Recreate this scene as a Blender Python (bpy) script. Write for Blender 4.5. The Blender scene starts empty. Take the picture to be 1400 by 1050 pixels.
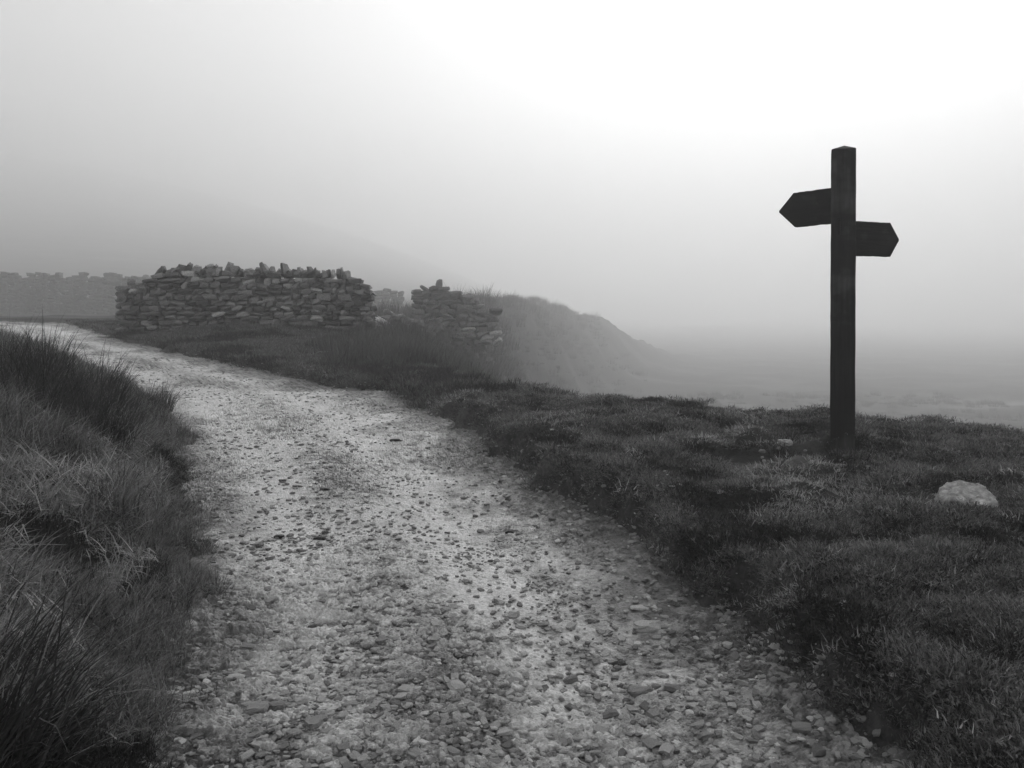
import bpy, math, random
import numpy as np
from mathutils import Vector, Matrix, Euler

random.seed(7)
rng = np.random.default_rng(7)
scene = bpy.context.scene
COL = scene.collection

# ------------------------------------------------------------------ camera
F = 1089.0            # focal length in pixels of the 1400 px wide photograph
EYE = 1.5
HOR = 430.0           # horizon row in the photograph
cam_data = bpy.data.cameras.new('camera')
cam = bpy.data.objects.new('camera', cam_data)
COL.objects.link(cam)
cam.location = (0, 0, EYE)
cam.rotation_euler = (math.radians(90), 0, 0)
cam_data.sensor_width = 36
cam_data.lens = 36 * F / 1400
cam_data.shift_y = -(525 - HOR) / 1400
cam_data.clip_start = 0.05
cam_data.clip_end = 3000
scene.camera = cam

# ------------------------------------------------------------------ sky, sun, exposure
SUN_EL, SUN_AZ = math.radians(26), math.radians(19)
world = bpy.data.worlds.new('World')
scene.world = world
world.use_nodes = True
wn = world.node_tree
wn.nodes.clear()
sky = wn.nodes.new('ShaderNodeTexSky')
sky.sky_type = 'NISHITA'
sky.sun_disc = False
sky.sun_elevation = SUN_EL
sky.sun_rotation = SUN_AZ
sky.air_density = 1.0
sky.dust_density = 0.6
bw = wn.nodes.new('ShaderNodeRGBToBW')
bg = wn.nodes.new('ShaderNodeBackground')
bg.inputs['Strength'].default_value = 0.065
wo = wn.nodes.new('ShaderNodeOutputWorld')
wn.links.new(sky.outputs[0], bw.inputs[0])
wn.links.new(bw.outputs[0], bg.inputs['Color'])
wn.links.new(bg.outputs[0], wo.inputs['Surface'])

sun_data = bpy.data.lights.new('sun', 'SUN')
sun_data.energy = 1.5
sun_data.angle = math.radians(14)
sun_data.color = (1, 1, 1)
sun = bpy.data.objects.new('sun', sun_data)
COL.objects.link(sun)
sd = Vector((math.sin(SUN_AZ) * math.cos(SUN_EL), math.cos(SUN_AZ) * math.cos(SUN_EL), math.sin(SUN_EL)))
sun.rotation_euler = sd.to_track_quat('Z', 'Y').to_euler()
sun.location = sd * 30

scene.view_settings.view_transform = 'Standard'
scene.view_settings.look = 'None'
scene.view_settings.gamma = 1
scene.view_settings.use_curve_mapping = False
scene.view_settings.exposure = 1.58
FOG = 0.0060
FOG_G = 0.52

scene.render.engine = 'CYCLES'
cy = scene.cycles
cy.max_bounces = 12
cy.diffuse_bounces = 3
cy.glossy_bounces = 2
cy.transmission_bounces = 3
cy.volume_bounces = 8
cy.use_denoising = True
cy.denoising_prefilter = 'ACCURATE'

# ------------------------------------------------------------------ noise
_P = np.random.default_rng(11).permutation(4096)


def _h(ix, iy, s):
    return _P[(_P[(ix + 131 * s) & 4095] + iy) & 4095]


def perlin(x, y, s=0):
    x = np.asarray(x, float); y = np.asarray(y, float)
    ix = np.floor(x).astype(np.int64); iy = np.floor(y).astype(np.int64)
    fx = x - ix; fy = y - iy
    u = fx * fx * fx * (fx * (fx * 6 - 15) + 10)
    v = fy * fy * fy * (fy * (fy * 6 - 15) + 10)

    def g(a, b):
        ang = _h(ix + a, iy + b, s) * (2 * math.pi / 4096)
        return np.cos(ang) * (fx - a) + np.sin(ang) * (fy - b)
    n0 = g(0, 0) * (1 - u) + g(1, 0) * u
    n1 = g(0, 1) * (1 - u) + g(1, 1) * u
    return (n0 * (1 - v) + n1 * v) * 1.5


def fbm(x, y, s=0, o=4, gain=.5):
    r = 0; a = 1.0; f = 1.0
    for i in range(o):
        r = r + a * perlin(x * f + 17.3 * i, y * f - 9.1 * i, s + i)
        a *= gain; f *= 2.03
    return r


def worley(x, y, s=0):
    x = np.asarray(x, float); y = np.asarray(y, float)
    ix = np.floor(x).astype(np.int64); iy = np.floor(y).astype(np.int64)
    best = np.full(x.shape, 9.0); second = np.full(x.shape, 9.0); rid = np.zeros(x.shape)
    for a in (-1, 0, 1):
        for b in (-1, 0, 1):
            h1 = _h(ix + a, iy + b, s) / 4096.0
            h2 = _h(ix + a, iy + b, s + 7) / 4096.0
            h3 = _h(ix + a, iy + b, s + 13) / 4096.0
            d = np.hypot(ix + a + h1 - x, iy + b + h2 - y)
            nb = d < best
            second = np.where(nb, best, np.minimum(second, d))
            rid = np.where(nb, h3, rid)
            best = np.where(nb, d, best)
    return best, second, rid


def sst(a, b, x):
    t = np.clip((np.asarray(x, float) - a) / (b - a), 0, 1)
    return t * t * (3 - 2 * t)


# ------------------------------------------------------------------ the lie of the land
_LY = [0, 2.38, 3.75, 4.87, 6.93, 8.35, 9.86, 12, 14.1, 16.7, 19, 21.6, 24, 27, 32]
_LX = [-.95, -1.12, -1.50, -1.92, -2.85, -3.75, -4.75, -6.5, -8.3, -10.4, -12.2, -14.6, -19, -34, -60]
_RY = [0, 2.38, 3.05, 3.75, 4.87, 5.7, 6.9, 7.94, 9.3, 10.5, 12, 14.1, 16.7, 19, 21, 24, 27, 32]
_RX = [1.3, 1.12, .97, .8, .46, .12, -.32, -.66, -1.25, -2.4, -3.9, -5.95, -8.5, -9.9, -11.3, -13.5, -18, -40]


def XL(y): return np.interp(y, _LY, _LX)
def XR(y): return np.interp(y, _RY, _RX)


def road_d(X, Y):
    """signed distances (m) outside the left and right edges of the track"""
    y0 = np.clip(Y, 0, 32)
    sl = (XL(y0 + .4) - XL(y0 - .4)) / .8
    sr = (XR(y0 + .4) - XR(y0 - .4)) / .8
    return (XL(y0) - X) / np.sqrt(1 + sl * sl), (X - XR(y0)) / np.sqrt(1 + sr * sr)


WA, WB = np.array([-8.43, 17.0]), np.array([-3.10, 17.7])     # main wall, front foot
RIDGE = np.array([[-2.5, 27.4], [-2.6, 58.0], [3.3, 110.0], [14.5, 160.0], [31.0, 215.0]])


def seg_d(X, Y, a, b):
    d = b - a; L2 = (d * d).sum()
    t = np.clip(((X - a[0]) * d[0] + (Y - a[1]) * d[1]) / L2, 0, 1)
    return np.hypot(X - a[0] - t * d[0], Y - a[1] - t * d[1]), t


def base_h(X, Y):
    p1 = np.interp(Y, [-60, 0, 16, 20, 25, 40, 400], [-.6, 0, .96, 1.14, 1.25, 1.3, 1.5])
    p2 = np.interp(Y, [-60, 0, 9, 14, 27, 45, 400], [-.6, 0, .54, .66, .66, .5, .3])
    z = p1 + (p2 - p1) * sst(-5.5, -1.2, X)
    return z


def H(X, Y, detail=True):
    X = np.asarray(X, float); Y = np.asarray(Y, float)
    z = base_h(X, Y)
    dL, dR = road_d(X, Y)
    wob = .16 * fbm(X * 1.3, Y * 1.3, 3, 3)
    dLw = dL + wob; dRw = dR + wob + .10 * fbm(X * 3.1, Y * 3.1, 5, 2)
    near = 1 - sst(7.5, 12.5, Y)
    # left bank
    bl = .50 * np.clip(dLw, 0, 1.45) * near + .10 * sst(0, .6, dLw) * (1 - near)
    z = z + bl
    # right bank: an eroded lip, then the turf shelf
    hr = np.interp(Y, [0, 5, 8.5, 12, 30], [.22, .22, .13, .10, .05])
    lip = sst(.02, .20, dRw)
    z = z + hr * lip + .035 * np.clip(dRw, 0, 1.2) * near
    # beyond the shelf the ground falls away to the valley
    c = (X + .1) * .53 + (Y - 8.5) * .848
    cc = np.maximum(c, 0)
    wv = sst(-1.2, 1.8, (X - np.interp(Y, [8.5, 13, 20, 30, 60, 110, 200], [.1, -.5, -1.3, -1.9, -1.5, 5, 26])) / (1 + .04 * np.maximum(Y - 8.5, 0)))
    z = z - wv * (10.2 * (1 - np.exp(-(cc ** 1.25) / (6 + cc ** .25 * 17.0))))
    # the mound the stone wall stands on
    dw, tw = seg_d(X, Y, WA, WB)
    tgt = 1.0 + .21 * np.sin(np.clip(tw * 1.05, 0, 1) * math.pi) + .08 * tw
    ww = np.exp(-(dw / 1.7) ** 2) * sst(.1, 1.4, dRw)
    z = z + (tgt - z) * ww
    # overgrown line of the tumbled wall
    best = np.full(X.shape, 99.0); tt = np.zeros(X.shape)
    for i in range(len(RIDGE) - 1):
        d, t = seg_d(X, Y, RIDGE[i], RIDGE[i + 1])
        m = d < best
        best = np.where(m, d, best); tt = np.where(m, i + t, tt)
    zt = np.interp(tt, [0, .3, 1, 2, 3, 4], [1.0, 1.55, 2.5, 2.7, .8, -8.0])
    wd = np.interp(tt, [0, .3, 1, 2, 3, 4], [1.2, 1.8, 3.2, 6, 10, 14])
    zt = zt + (.45 + .35 * tt) * .6 * fbm(X * .7 / (1 + .3 * tt), Y * .35 / (1 + .3 * tt), 31, 5, .6)
    z = z + np.maximum(zt - z, 0) * np.exp(-(best / wd) ** 2)
    # hillside on the left
    yc = np.clip(Y, 70, 720)
    el = .40 * (.05 - X / yc + .03 * fbm(X * .002, Y * .002, 41, 2))
    el = .26 * np.tanh(np.maximum(el, 0) / .26)
    g = np.clip((yc - 70) / 650, 0, 1)
    z = z + el * yc * (1 - (1 - g) ** 1.8)
    if detail:
        out = np.maximum(sst(0, .35, dLw), sst(0, .30, dRw))
        lod = 1 / (1 + .02 * np.maximum(Y - 10, 0))
        hum = .045 * fbm(X * 1.7, Y * 1.7, 21, 3) + .022 * fbm(X * 5.2, Y * 5.2, 25, 2)
        hum = hum + .05 * np.maximum(0, fbm(X * 2.6, Y * 2.6, 51, 2) - .15) * (1 + near)
        z = z + hum * out * np.where(Y > 14, .8, 1)
        z = z + .45 * fbm(X * .11, Y * .11, 61, 4) * sst(24, 60, Y)
        z = z - .075 * (1 - np.maximum(sst(-.22, .08, dLw), sst(-.22, .06, dRw)))
    return z


def at(px, py, Y):
    """world point at depth Y on the sight line through a photograph pixel"""
    return Vector(((px - 700) / F * Y, Y, EYE - (py - HOR) / F * Y))


_YS = np.concatenate([np.arange(1.6, 12, .05), np.arange(12, 60, .25)])


def ground_at(px, py, fn=None):
    X = (px - 700) / F * _YS
    Z = EYE - (py - HOR) / F * _YS
    g = (fn or surf)(X, _YS)
    i = int(np.argmax(Z <= g))
    yy = np.linspace(_YS[max(i - 1, 0)], _YS[i], 16)
    X = (px - 700) / F * yy
    g = (fn or surf)(X, yy)
    i = int(np.argmax(EYE - (py - HOR) / F * yy <= g + 1e-6))
    return Vector((X[i], yy[i], g[i]))


def track_h(X, Y):
    z = base_h(X, Y)
    dL, dR = road_d(X, Y)
    w = np.maximum(XR(Y) - XL(Y), .5)
    t = (X - XL(Y)) / w
    ruts = -.022 * np.exp(-((t - .22) / .13) ** 2) - .028 * np.exp(-((t - .70) / .15) ** 2)
    z = z + ruts + .03 * fbm(X * .9, Y * .9, 71, 3)
    return z - .005


def surf(X, Y):
    dL, dR = road_d(X, Y)
    h = H(X, Y)
    return np.where((dL < .35) & (dR < .35), np.maximum(track_h(X, Y), h), h)


# ------------------------------------------------------------------ helpers
def mesh_np(name, V, faces_flat, loop_tot, smooth=False, attrs=None):
    me = bpy.data.meshes.new(name)
    V = np.asarray(V, np.float32)
    faces_flat = np.asarray(faces_flat, np.int32); loop_tot = np.asarray(loop_tot, np.int32)
    me.vertices.add(len(V)); me.vertices.foreach_set('co', V.ravel())
    me.loops.add(len(faces_flat)); me.loops.foreach_set('vertex_index', faces_flat)
    me.polygons.add(len(loop_tot))
    st = np.zeros(len(loop_tot), np.int32); st[1:] = np.cumsum(loop_tot)[:-1]
    me.polygons.foreach_set('loop_start', st)
    me.polygons.foreach_set('use_smooth', np.full(len(loop_tot), smooth))
    for k, a in (attrs or {}).items():
        a = np.asarray(a, np.float32)
        if a.ndim == 1:
            at_ = me.attributes.new(k, 'FLOAT', 'POINT'); at_.data.foreach_set('value', a)
        else:
            at_ = me.attributes.new(k, 'FLOAT_VECTOR', 'POINT'); at_.data.foreach_set('vector', a.ravel())
    me.update(calc_edges=True)
    me.validate()
    return me


def grid_faces(nr, nc):
    i = np.arange((nr - 1) * nc).reshape(nr - 1, nc)[:, :-1].ravel()
    return np.stack([i, i + 1, i + nc + 1, i + nc], 1).ravel(), np.full(len(i), 4)


def link(name, me, mat=None, parent=None, **props):
    o = bpy.data.objects.new(name, me)
    COL.objects.link(o)
    if mat is not None and me is not None and len(me.materials) == 0:
        me.materials.append(mat)
    if parent is not None:
        o.parent = parent
    for k, v in props.items():
        o[k] = v
    return o


def empty(name, loc=(0, 0, 0), **props):
    o = bpy.data.objects.new(name, None)
    o.empty_display_size = .1
    COL.objects.link(o)
    o.location = loc
    for k, v in props.items():
        o[k] = v
    return o


# ------------------------------------------------------------------ materials
class NT:
    def __init__(self, name):
        self.m = bpy.data.materials.new(name); self.m.use_nodes = True
        self.t = self.m.node_tree; self.n = self.t.nodes
        self.bsdf = self.n['Principled BSDF']; self.out = self.n['Material Output']

    def add(self, typ, **kw):
        nd = self.n.new(typ)
        for k, v in kw.items():
            if k.startswith('_'):
                setattr(nd, k[1:], v)
            else:
                nd.inputs[k.replace('_', ' ')].default_value = v
        return nd

    def l(self, a, b): self.t.links.new(a, b)

    def noise(self, vec, scale, detail=4, rough=.55):
        nd = self.add('ShaderNodeTexNoise', Scale=scale, Detail=detail, Roughness=rough)
        if vec is not None: self.l(vec, nd.inputs['Vector'])
        return nd.outputs[0]

    def ramp(self, fac, pts):
        nd = self.n.new('ShaderNodeValToRGB')
        el = nd.color_ramp.elements
        while len(el) < len(pts): el.new(.5)
        for e, (p, c) in zip(el, pts):
            e.position = p; e.color = (c, c, c, 1)
        self.l(fac, nd.inputs[0])
        return nd.outputs[0]

    def math(self, op, a, b=None, c=None, clamp=False):
        nd = self.n.new('ShaderNodeMath'); nd.operation = op; nd.use_clamp = clamp
        for i, v in enumerate((a, b, c)):
            if v is None: continue
            if isinstance(v, (int, float)): nd.inputs[i].default_value = v
            else: self.l(v, nd.inputs[i])
        return nd.outputs[0]

    def attr(self, name):
        nd = self.n.new('ShaderNodeAttribute'); nd.attribute_name = name
        return nd.outputs['Fac']

    def bump(self, h, strength, dist):
        nd = self.n.new('ShaderNodeBump')
        nd.inputs['Strength'].default_value = strength; nd.inputs['Distance'].default_value = dist
        self.l(h, nd.inputs['Height']); self.l(nd.outputs[0], self.bsdf.inputs['Normal'])

    def coord(self, which='Object'):
        return self.n.new('ShaderNodeTexCoord').outputs[which]

    def geo(self): return self.n.new('ShaderNodeNewGeometry').outputs['Position']

    def rnd(self): return self.n.new('ShaderNodeObjectInfo').outputs['Random']


def mat_soil():
    t = NT('peaty_soil'); p = t.geo()
    a = t.noise(p, 1.3, 5); b = t.noise(p, 22, 5, .65)
    c = t.math('MULTIPLY_ADD', t.ramp(a, [(.3, .35), (.7, 1.0)]), t.ramp(b, [(.3, .02), (.75, .07)]), 0)
    # the pale bare scrape by the post and pale grass flats down in the valley
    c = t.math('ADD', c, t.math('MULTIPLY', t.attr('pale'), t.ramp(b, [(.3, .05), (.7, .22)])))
    t.l(c, t.bsdf.inputs['Base Color'])
    t.bsdf.inputs['Roughness'].default_value = .9
    t.bsdf.inputs['Specular IOR Level'].default_value = .2
    t.bump(t.noise(p, 60, 6, .7), .9, .03)
    return t.m


def mat_track():
    t = NT('wet_gravel'); p = t.geo()
    tone = t.attr('tone'); dirt = t.attr('dirt')
    f1 = t.noise(p, 55, 6, .7); f2 = t.noise(p, 9, 5, .6)
    col = t.math('MULTIPLY', t.ramp(tone, [(.0, .06), (.38, .28), (.68, .64), (1, .78)]), t.ramp(f1, [(.25, .45), (.55, 1.0), (.8, 1.25)]))
    col = t.math('MULTIPLY', col, t.ramp(f2, [(.3, .7), (.65, 1.1)]))
    mx = t.n.new('ShaderNodeMix'); mx.data_type = 'FLOAT'
    t.l(dirt, mx.inputs[0]); t.l(col, mx.inputs[2]); t.l(t.ramp(f1, [(.3, .035), (.75, .14)]), mx.inputs[3])
    t.l(mx.outputs[0], t.bsdf.inputs['Base Color'])
    t.l(t.ramp(f2, [(.3, .30), (.7, .52)]), t.bsdf.inputs['Roughness'])
    t.bsdf.inputs['Specular IOR Level'].default_value = .7
    t.bump(f1, .9, .012)
    return t.m


def mat_stone(name, lo, hi, pale=None, rough=.6, mott=14, spec=.4):
    t = NT(name); p = t.coord()
    r = t.rnd()
    base = t.ramp(r, [(0, lo), (.9, hi)] + ([(.93, hi), (.96, pale)] if pale else []))
    n1 = t.noise(p, mott, 5, .6); n2 = t.noise(p, mott * 5, 4, .7)
    c = t.math('MULTIPLY', base, t.ramp(n1, [(.3, .4), (.5, .9), (.72, 1.6)]))
    c = t.math('MULTIPLY', c, t.ramp(n2, [(.3, .75), (.7, 1.2)]))
    t.l(c, t.bsdf.inputs['Base Color'])
    t.bsdf.inputs['Roughness'].default_value = rough
    t.bsdf.inputs['Specular IOR Level'].default_value = spec
    t.bump(t.math('ADD', n1, t.math('MULTIPLY', n2, .4)), .6, .02)
    return t.m


def mat_grass(name, lo, hi, transl=.3, rough=.55):
    t = NT(name)
    sh = t.attr('shade'); r = t.rnd()
    v = t.math('ADD', t.math('MULTIPLY', sh, .75), t.math('MULTIPLY', r, .25))
    c = t.ramp(v, [(.05, lo), (.7, hi * .6 + lo * .4), (1.0, hi)])
    t.l(c, t.bsdf.inputs['Base Color'])
    t.bsdf.inputs['Roughness'].default_value = rough
    t.bsdf.inputs['Specular IOR Level'].default_value = .25
    tr = t.n.new('ShaderNodeBsdfTranslucent'); t.l(c, tr.inputs['Color'])
    mx = t.n.new('ShaderNodeMixShader'); mx.inputs[0].default_value = transl
    t.l(t.bsdf.outputs[0], mx.inputs[1]); t.l(tr.outputs[0], mx.inputs[2])
    t.l(mx.outputs[0], t.out.inputs['Surface'])
    return t.m


def mat_wood():
    t = NT('weathered_oak'); p = t.coord()
    mp = t.n.new('ShaderNodeMapping'); mp.inputs['Scale'].default_value = (1, 1, .05)
    t.l(p, mp.inputs['Vector'])
    g = t.noise(mp.outputs[0], 60, 6, .65)
    g2 = t.noise(mp.outputs[0], 14, 4, .6)
    st = t.noise(p, 2.1, 4, .6)
    c = t.math('MULTIPLY', t.ramp(g, [(.3, .35), (.6, 1.0), (.8, 1.4)]), t.ramp(st, [(.32, .008), (.52, .014), (.68, .09)]))
    c = t.math('MULTIPLY', c, t.ramp(g2, [(.35, .6), (.65, 1.2)]))
    t.l(c, t.bsdf.inputs['Base Color'])
    t.bsdf.inputs['Roughness'].default_value = .72
    t.bsdf.inputs['Specular IOR Level'].default_value = .25
    t.bump(t.math('ADD', g, t.math('MULTIPLY', g2, 1.0)), .7, .006)
    return t.m


def mat_board():
    t = NT('weathered_board'); p = t.coord()
    mp = t.n.new('ShaderNodeMapping'); mp.inputs['Scale'].default_value = (.06, 1, 1)
    t.l(p, mp.inputs['Vector'])
    g = t.noise(mp.outputs[0], 50, 6, .65); st = t.noise(p, 9, 4, .6)
    c = t.math('MULTIPLY', t.ramp(g, [(.3, .4), (.7, 1.3)]), t.ramp(st, [(.35, .006), (.6, .011), (.75, .028)]))
    t.l(c, t.bsdf.inputs['Base Color'])
    t.bsdf.inputs['Roughness'].default_value = .75
    t.bsdf.inputs['Specular IOR Level'].default_value = .2
    t.bump(g, .6, .005)
    return t.m


M_SOIL = mat_soil()
M_TRACK = mat_track()
M_WALL = mat_stone('wall_gritstone', .035, .25, .45, .6, 7, .4)
M_RUIN = mat_stone('ruin_gritstone', .10, .22, .42, .75, 7, .3)
M_PEB = mat_stone('loose_stone', .12, .55, .78, .42, 30)
M_PALE = mat_stone('pale_quartz_stone', .50, .70, None, .5, 30)
M_MID = mat_stone('grey_slate_stone', .22, .34, None, .45, 25)
M_DARK = mat_stone('dark_wet_stone', .02, .05, None, .4, 25)
M_LICHEN = mat_stone('lichened_boulder', .42, .46, None, .8, 3.2)
M_TURF = mat_grass('short_turf_blades', .022, .32, .3)
M_BANK = mat_grass('bank_grass_blades', .014, .48, .25)
M_RUSH = mat_grass('rush_stems', .007, .09, .2)
M_MIDRUSH = mat_grass('pale_rush_stems', .03, .16, .3)
M_DRY = mat_grass('dead_grass_stems', .20, .60, .25)
M_DARKTUFT = mat_grass('dark_heath_tuft', .010, .075, .2)
M_WOOD = mat_wood()
M_BOARD = mat_board()

# ------------------------------------------------------------------ ground sheet
def axis(lo, hi, fine_lo, fine_hi, d, grow):
    a = list(np.arange(fine_lo, fine_hi, d))
    s = d; x = a[-1]
    while x < hi:
        s *= grow; x += s; a.append(x)
    s = d; x = fine_lo; b = []
    while x > lo:
        s *= grow; x -= s; b.append(x)
    return np.array(b[::-1] + a)


gx = axis(-700, 700, -5.2, 6.0, .035, 1.032)
gy = axis(-60, 900, 1.7, 10.5, .035, 1.020)
GX, GY = np.meshgrid(gx, gy)
GZ = H(GX, GY)
GZ = GZ - .055 * np.exp(-((((GX - 1.84) / .5) ** 2 + ((GY - 5.35) / .24) ** 2) ** 1.4))
pale = np.exp(-(((GX - 1.86) / .50) ** 2 + ((GY - 5.02) / .11) ** 2) * 1.0) * .8 * (1 + fbm(GX * 4, GY * 4, 79, 2))
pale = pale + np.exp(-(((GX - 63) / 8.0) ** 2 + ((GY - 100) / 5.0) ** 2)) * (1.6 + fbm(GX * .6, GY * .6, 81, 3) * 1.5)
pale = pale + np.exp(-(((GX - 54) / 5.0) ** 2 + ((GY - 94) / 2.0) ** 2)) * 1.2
gdl, gdr = road_d(GX, GY)
pale = pale + .34 * np.exp(-(np.maximum(np.maximum(gdl, gdr), 0) / .26) ** 2) * (GY < 30) * (GY > 0) * (1 + .8 * fbm(GX * 5, GY * 5, 85, 3))
pale = pale + sst(.1, .5, fbm(GX * .06, GY * .10, 83, 3)) * sst(24, 45, GY) * .35
fl, lt = grid_faces(len(gy), len(gx))
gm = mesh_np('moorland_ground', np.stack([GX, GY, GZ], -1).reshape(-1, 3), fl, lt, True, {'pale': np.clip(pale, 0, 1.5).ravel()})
link('moorland_ground', gm, M_SOIL, kind='structure', label='dark peaty moorland falling to the valley and rising to the hillside')

# ------------------------------------------------------------------ gravel track
ys = [1.75]
while ys[-1] < 30:
    ys.append(ys[-1] + min(max(ys[-1] ** 2 / 2000, .0055), .09))
ys = np.array(ys)
ts = np.linspace(-.36, 1.36, 520)
TT, TY = np.meshgrid(ts, ys)
TX = XL(TY) + TT * (XR(TY) - XL(TY))
TZ = track_h(TX, TY)
inside = sst(-.02, .12, TT) * sst(-.02, .12, 1 - TT)
w1, w1b, r1 = worley(TX / .062 + fbm(TX * 9, TY * 9, 91, 2) * .3, TY / .048, 5)
w2, w2b, r2 = worley(TX / .028, TY / .024, 9)
w3, w3b, r3 = worley(TX / .15 + fbm(TX * 5, TY * 5, 93, 2) * .3, TY / .11, 15)
rough = np.clip(.55 + .9 * fbm(TX * 1.1, TY * .7, 95, 3) + .3 * np.exp(-((TT - .45) / .10) ** 2) - .35 * np.exp(-((TT - .22) / .10) ** 2) - .30 * np.exp(-((TT - .68) / .13) ** 2) + .5 * sst(4.2, 2.4, TY), .08, 1.3)
st1 = sst(.02, .22, w1b - w1) * np.where(r1 > .45, (r1 - .4), 0) * 1.6
st2 = sst(.02, .25, w2b - w2) * np.where(r2 > .4, r2 - .35, 0) * 1.5
st3 = sst(.02, .16, w3b - w3) * np.where(r3 > .72, (r3 - .66), 0) * 3
TZ = TZ + (.25 + .75 * rough) * (.013 * st1 + .011 * st2 + .013 * st3) + .0022 * rng.normal(0, 1, TX.shape) * np.clip(rough, .2, 1) * (TY < 9) + .008 * fbm(TX * 6, TY * 6, 97, 4) * rough
TZ = TZ - .25 * (sst(-.2, -.36, TT) + sst(1.2, 1.36, TT))
tone = .52 + .22 * fbm(TX * .8, TY * .45, 101, 4) + .24 * np.exp(-((TT - .22) / .11) ** 2) + .24 * np.exp(-((TT - .68) / .14) ** 2) - .07 * np.exp(-((TT - .45) / .10) ** 2)
tone = tone + .18 * (r1 - .5) * (st1 > .05) + .22 * (r2 - .5) * (st2 > .05) + .28 * (r3 - .8) * (st3 > .05) - .12 * (rough - .5)
tone = tone + .16 * fbm(TX * 7, TY * 7, 103, 4)
gap = (1 - np.clip(st1 * 4, 0, 1)) * (1 - np.clip(st2 * 4, 0, 1)) * (1 - np.clip(st3 * 4, 0, 1))
tone = tone - .30 * gap * sst(.35, .8, rough) + .10 * (1 - gap)
dn = .10 * fbm(TX * 2.0, TY * 2.0, 105, 4) + .05 * fbm(TX * 9, TY * 9, 107, 3)
dirt = np.maximum(sst(.21, -.02, TT + dn), sst(.62, .92, TT + dn * 1.8))
dirt = dirt * (.62 + .38 * sst(-.25, .15, fbm(TX * 14, TY * 14, 109, 3) + .1))
fl, lt = grid_faces(len(ys), len(ts))
tm = mesh_np('gravel_track', np.stack([TX, TY, TZ], -1).reshape(-1, 3), fl, lt, False, {'tone': np.clip(tone, 0, 1).ravel(), 'dirt': np.clip(dirt, 0, 1).ravel()})
link('gravel_track', tm, M_TRACK, kind='structure', label='stony gravel track curving away to the left')

# ------------------------------------------------------------------ stone shapes
def cube_shell(n):
    """surface of an n x n x n lattice cube in [-1,1]: verts, quads"""
    idx = {}; V = []; Fq = []
    def vid(i, j, k):
        key = (i, j, k)
        if key not in idx:
            idx[key] = len(V); V.append([2 * c / (n - 1) - 1 for c in key])
        return idx[key]
    for a in range(n - 1):
        for b in range(n - 1):
            for s in (0, n - 1):
                q = [(a, b), (a + 1, b), (a + 1, b + 1), (a, b + 1)]
                for ax in range(3):
                    pts = []
                    for (u, v) in q:
                        c = [u, v]; c.insert(ax, s)
                        pts.append(vid(*c))
                    flip = (s == 0) ^ (ax == 1)
                    Fq.append(pts[::-1] if flip else pts)
    return np.array(V, float), np.array(Fq)


SH3 = cube_shell(3); SH5 = cube_shell(6); SH12 = cube_shell(14)


def stone_mesh(name, n, roundness, jit, seed, mat, smooth=False):
    r = np.random.default_rng(seed)
    V, Q = {3: SH3, 5: SH5, 12: SH12}[n]
    V = V.copy()
    L = np.linalg.norm(V, axis=1, keepdims=True)
    V = V * (1 - roundness) + V / L * roundness * 1.1
    # slanting cuts through the block give it broken faces
    for k in range(4):
        nrm = r.normal(size=3); nrm /= np.linalg.norm(nrm)
        d = r.uniform(.72, 1.0)
        s = V @ nrm - d
        V = V - np.maximum(s, 0)[:, None] * nrm
    if n == 3:
        V = V + r.uniform(-jit, jit, V.shape)
    else:
        o = r.uniform(0, 50, 3)
        for i in range(3):
            V[:, i] += jit * (perlin(V[:, (i + 1) % 3] * 1.7 + o[i] + V[:, i] * .8, V[:, (i + 2) % 3] * 1.7 - o[i], 3 + i) + .5 * perlin(V[:, (i + 1) % 3] * 4 + o[i], V[:, (i + 2) % 3] * 4 + V[:, i] * 3, 8 + i))
    me = mesh_np(name, V, Q.ravel(), np.full(len(Q), 4), smooth)
    me.materials.append(mat)
    return me


BLOCKS = [stone_mesh('wall_stone', 3, .36, .14, 100 + i, M_WALL) for i in range(18)]
RBLOCKS = [stone_mesh('ruin_stone', 3, .35, .13, 200 + i, M_RUIN) for i in range(14)]
COPES = []
for i in range(8):
    me_ = stone_mesh('coping_stone', 3, .22, .16, 250 + i, M_WALL)
    q_ = np.random.default_rng(260 + i)
    for v in me_.vertices:
        f_ = (v.co.z + 1) * .5
        v.co.x *= 1 - f_ * q_.uniform(.35, .8); v.co.x += f_ * q_.uniform(-.25, .25); v.co.y *= 1 - .35 * f_
    COPES.append(me_)
SCRAPE = [stone_mesh('scrape_stone', 3, .45, .17, 330 + i, M_MID, False) for i in range(6)]
PEBS = [stone_mesh('pebble', 3, .45, .17, 300 + i, M_PEB, False) for i in range(14)]


def put(name, me, loc, scale, rot, parent=None, **props):
    o = link(name, me, None, parent, **props)
    o.location = loc; o.scale = scale; o.rotation_euler = rot
    return o


# ------------------------------------------------------------------ the dry stone wall
def joined(meshes_xf):
    """join transformed copies of meshes (mesh, Matrix) into arrays"""
    Vs = []; Fs = []; Ls = []; n = 0
    for me, mx in meshes_xf:
        V = np.empty(len(me.vertices) * 3, np.float32); me.vertices.foreach_get('co', V); V = V.reshape(-1, 3)
        m = np.array(mx)
        Vs.append(V @ m[:3, :3].T + m[:3, 3])
        f = np.empty(len(me.loops), np.int32); me.loops.foreach_get('vertex_index', f)
        l = np.empty(len(me.polygons), np.int32); me.polygons.foreach_get('loop_total', l)
        Fs.append(f + n); Ls.append(l); n += len(V)
    return np.concatenate(Vs), np.concatenate(Fs), np.concatenate(Ls)


wdir = (WB - WA); WLEN = float(np.hypot(*wdir)); wdir = wdir / WLEN
wnrm = np.array([-wdir[1], wdir[0]])      # away from the camera
WANG = math.atan2(wdir[1], wdir[0])


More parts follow.
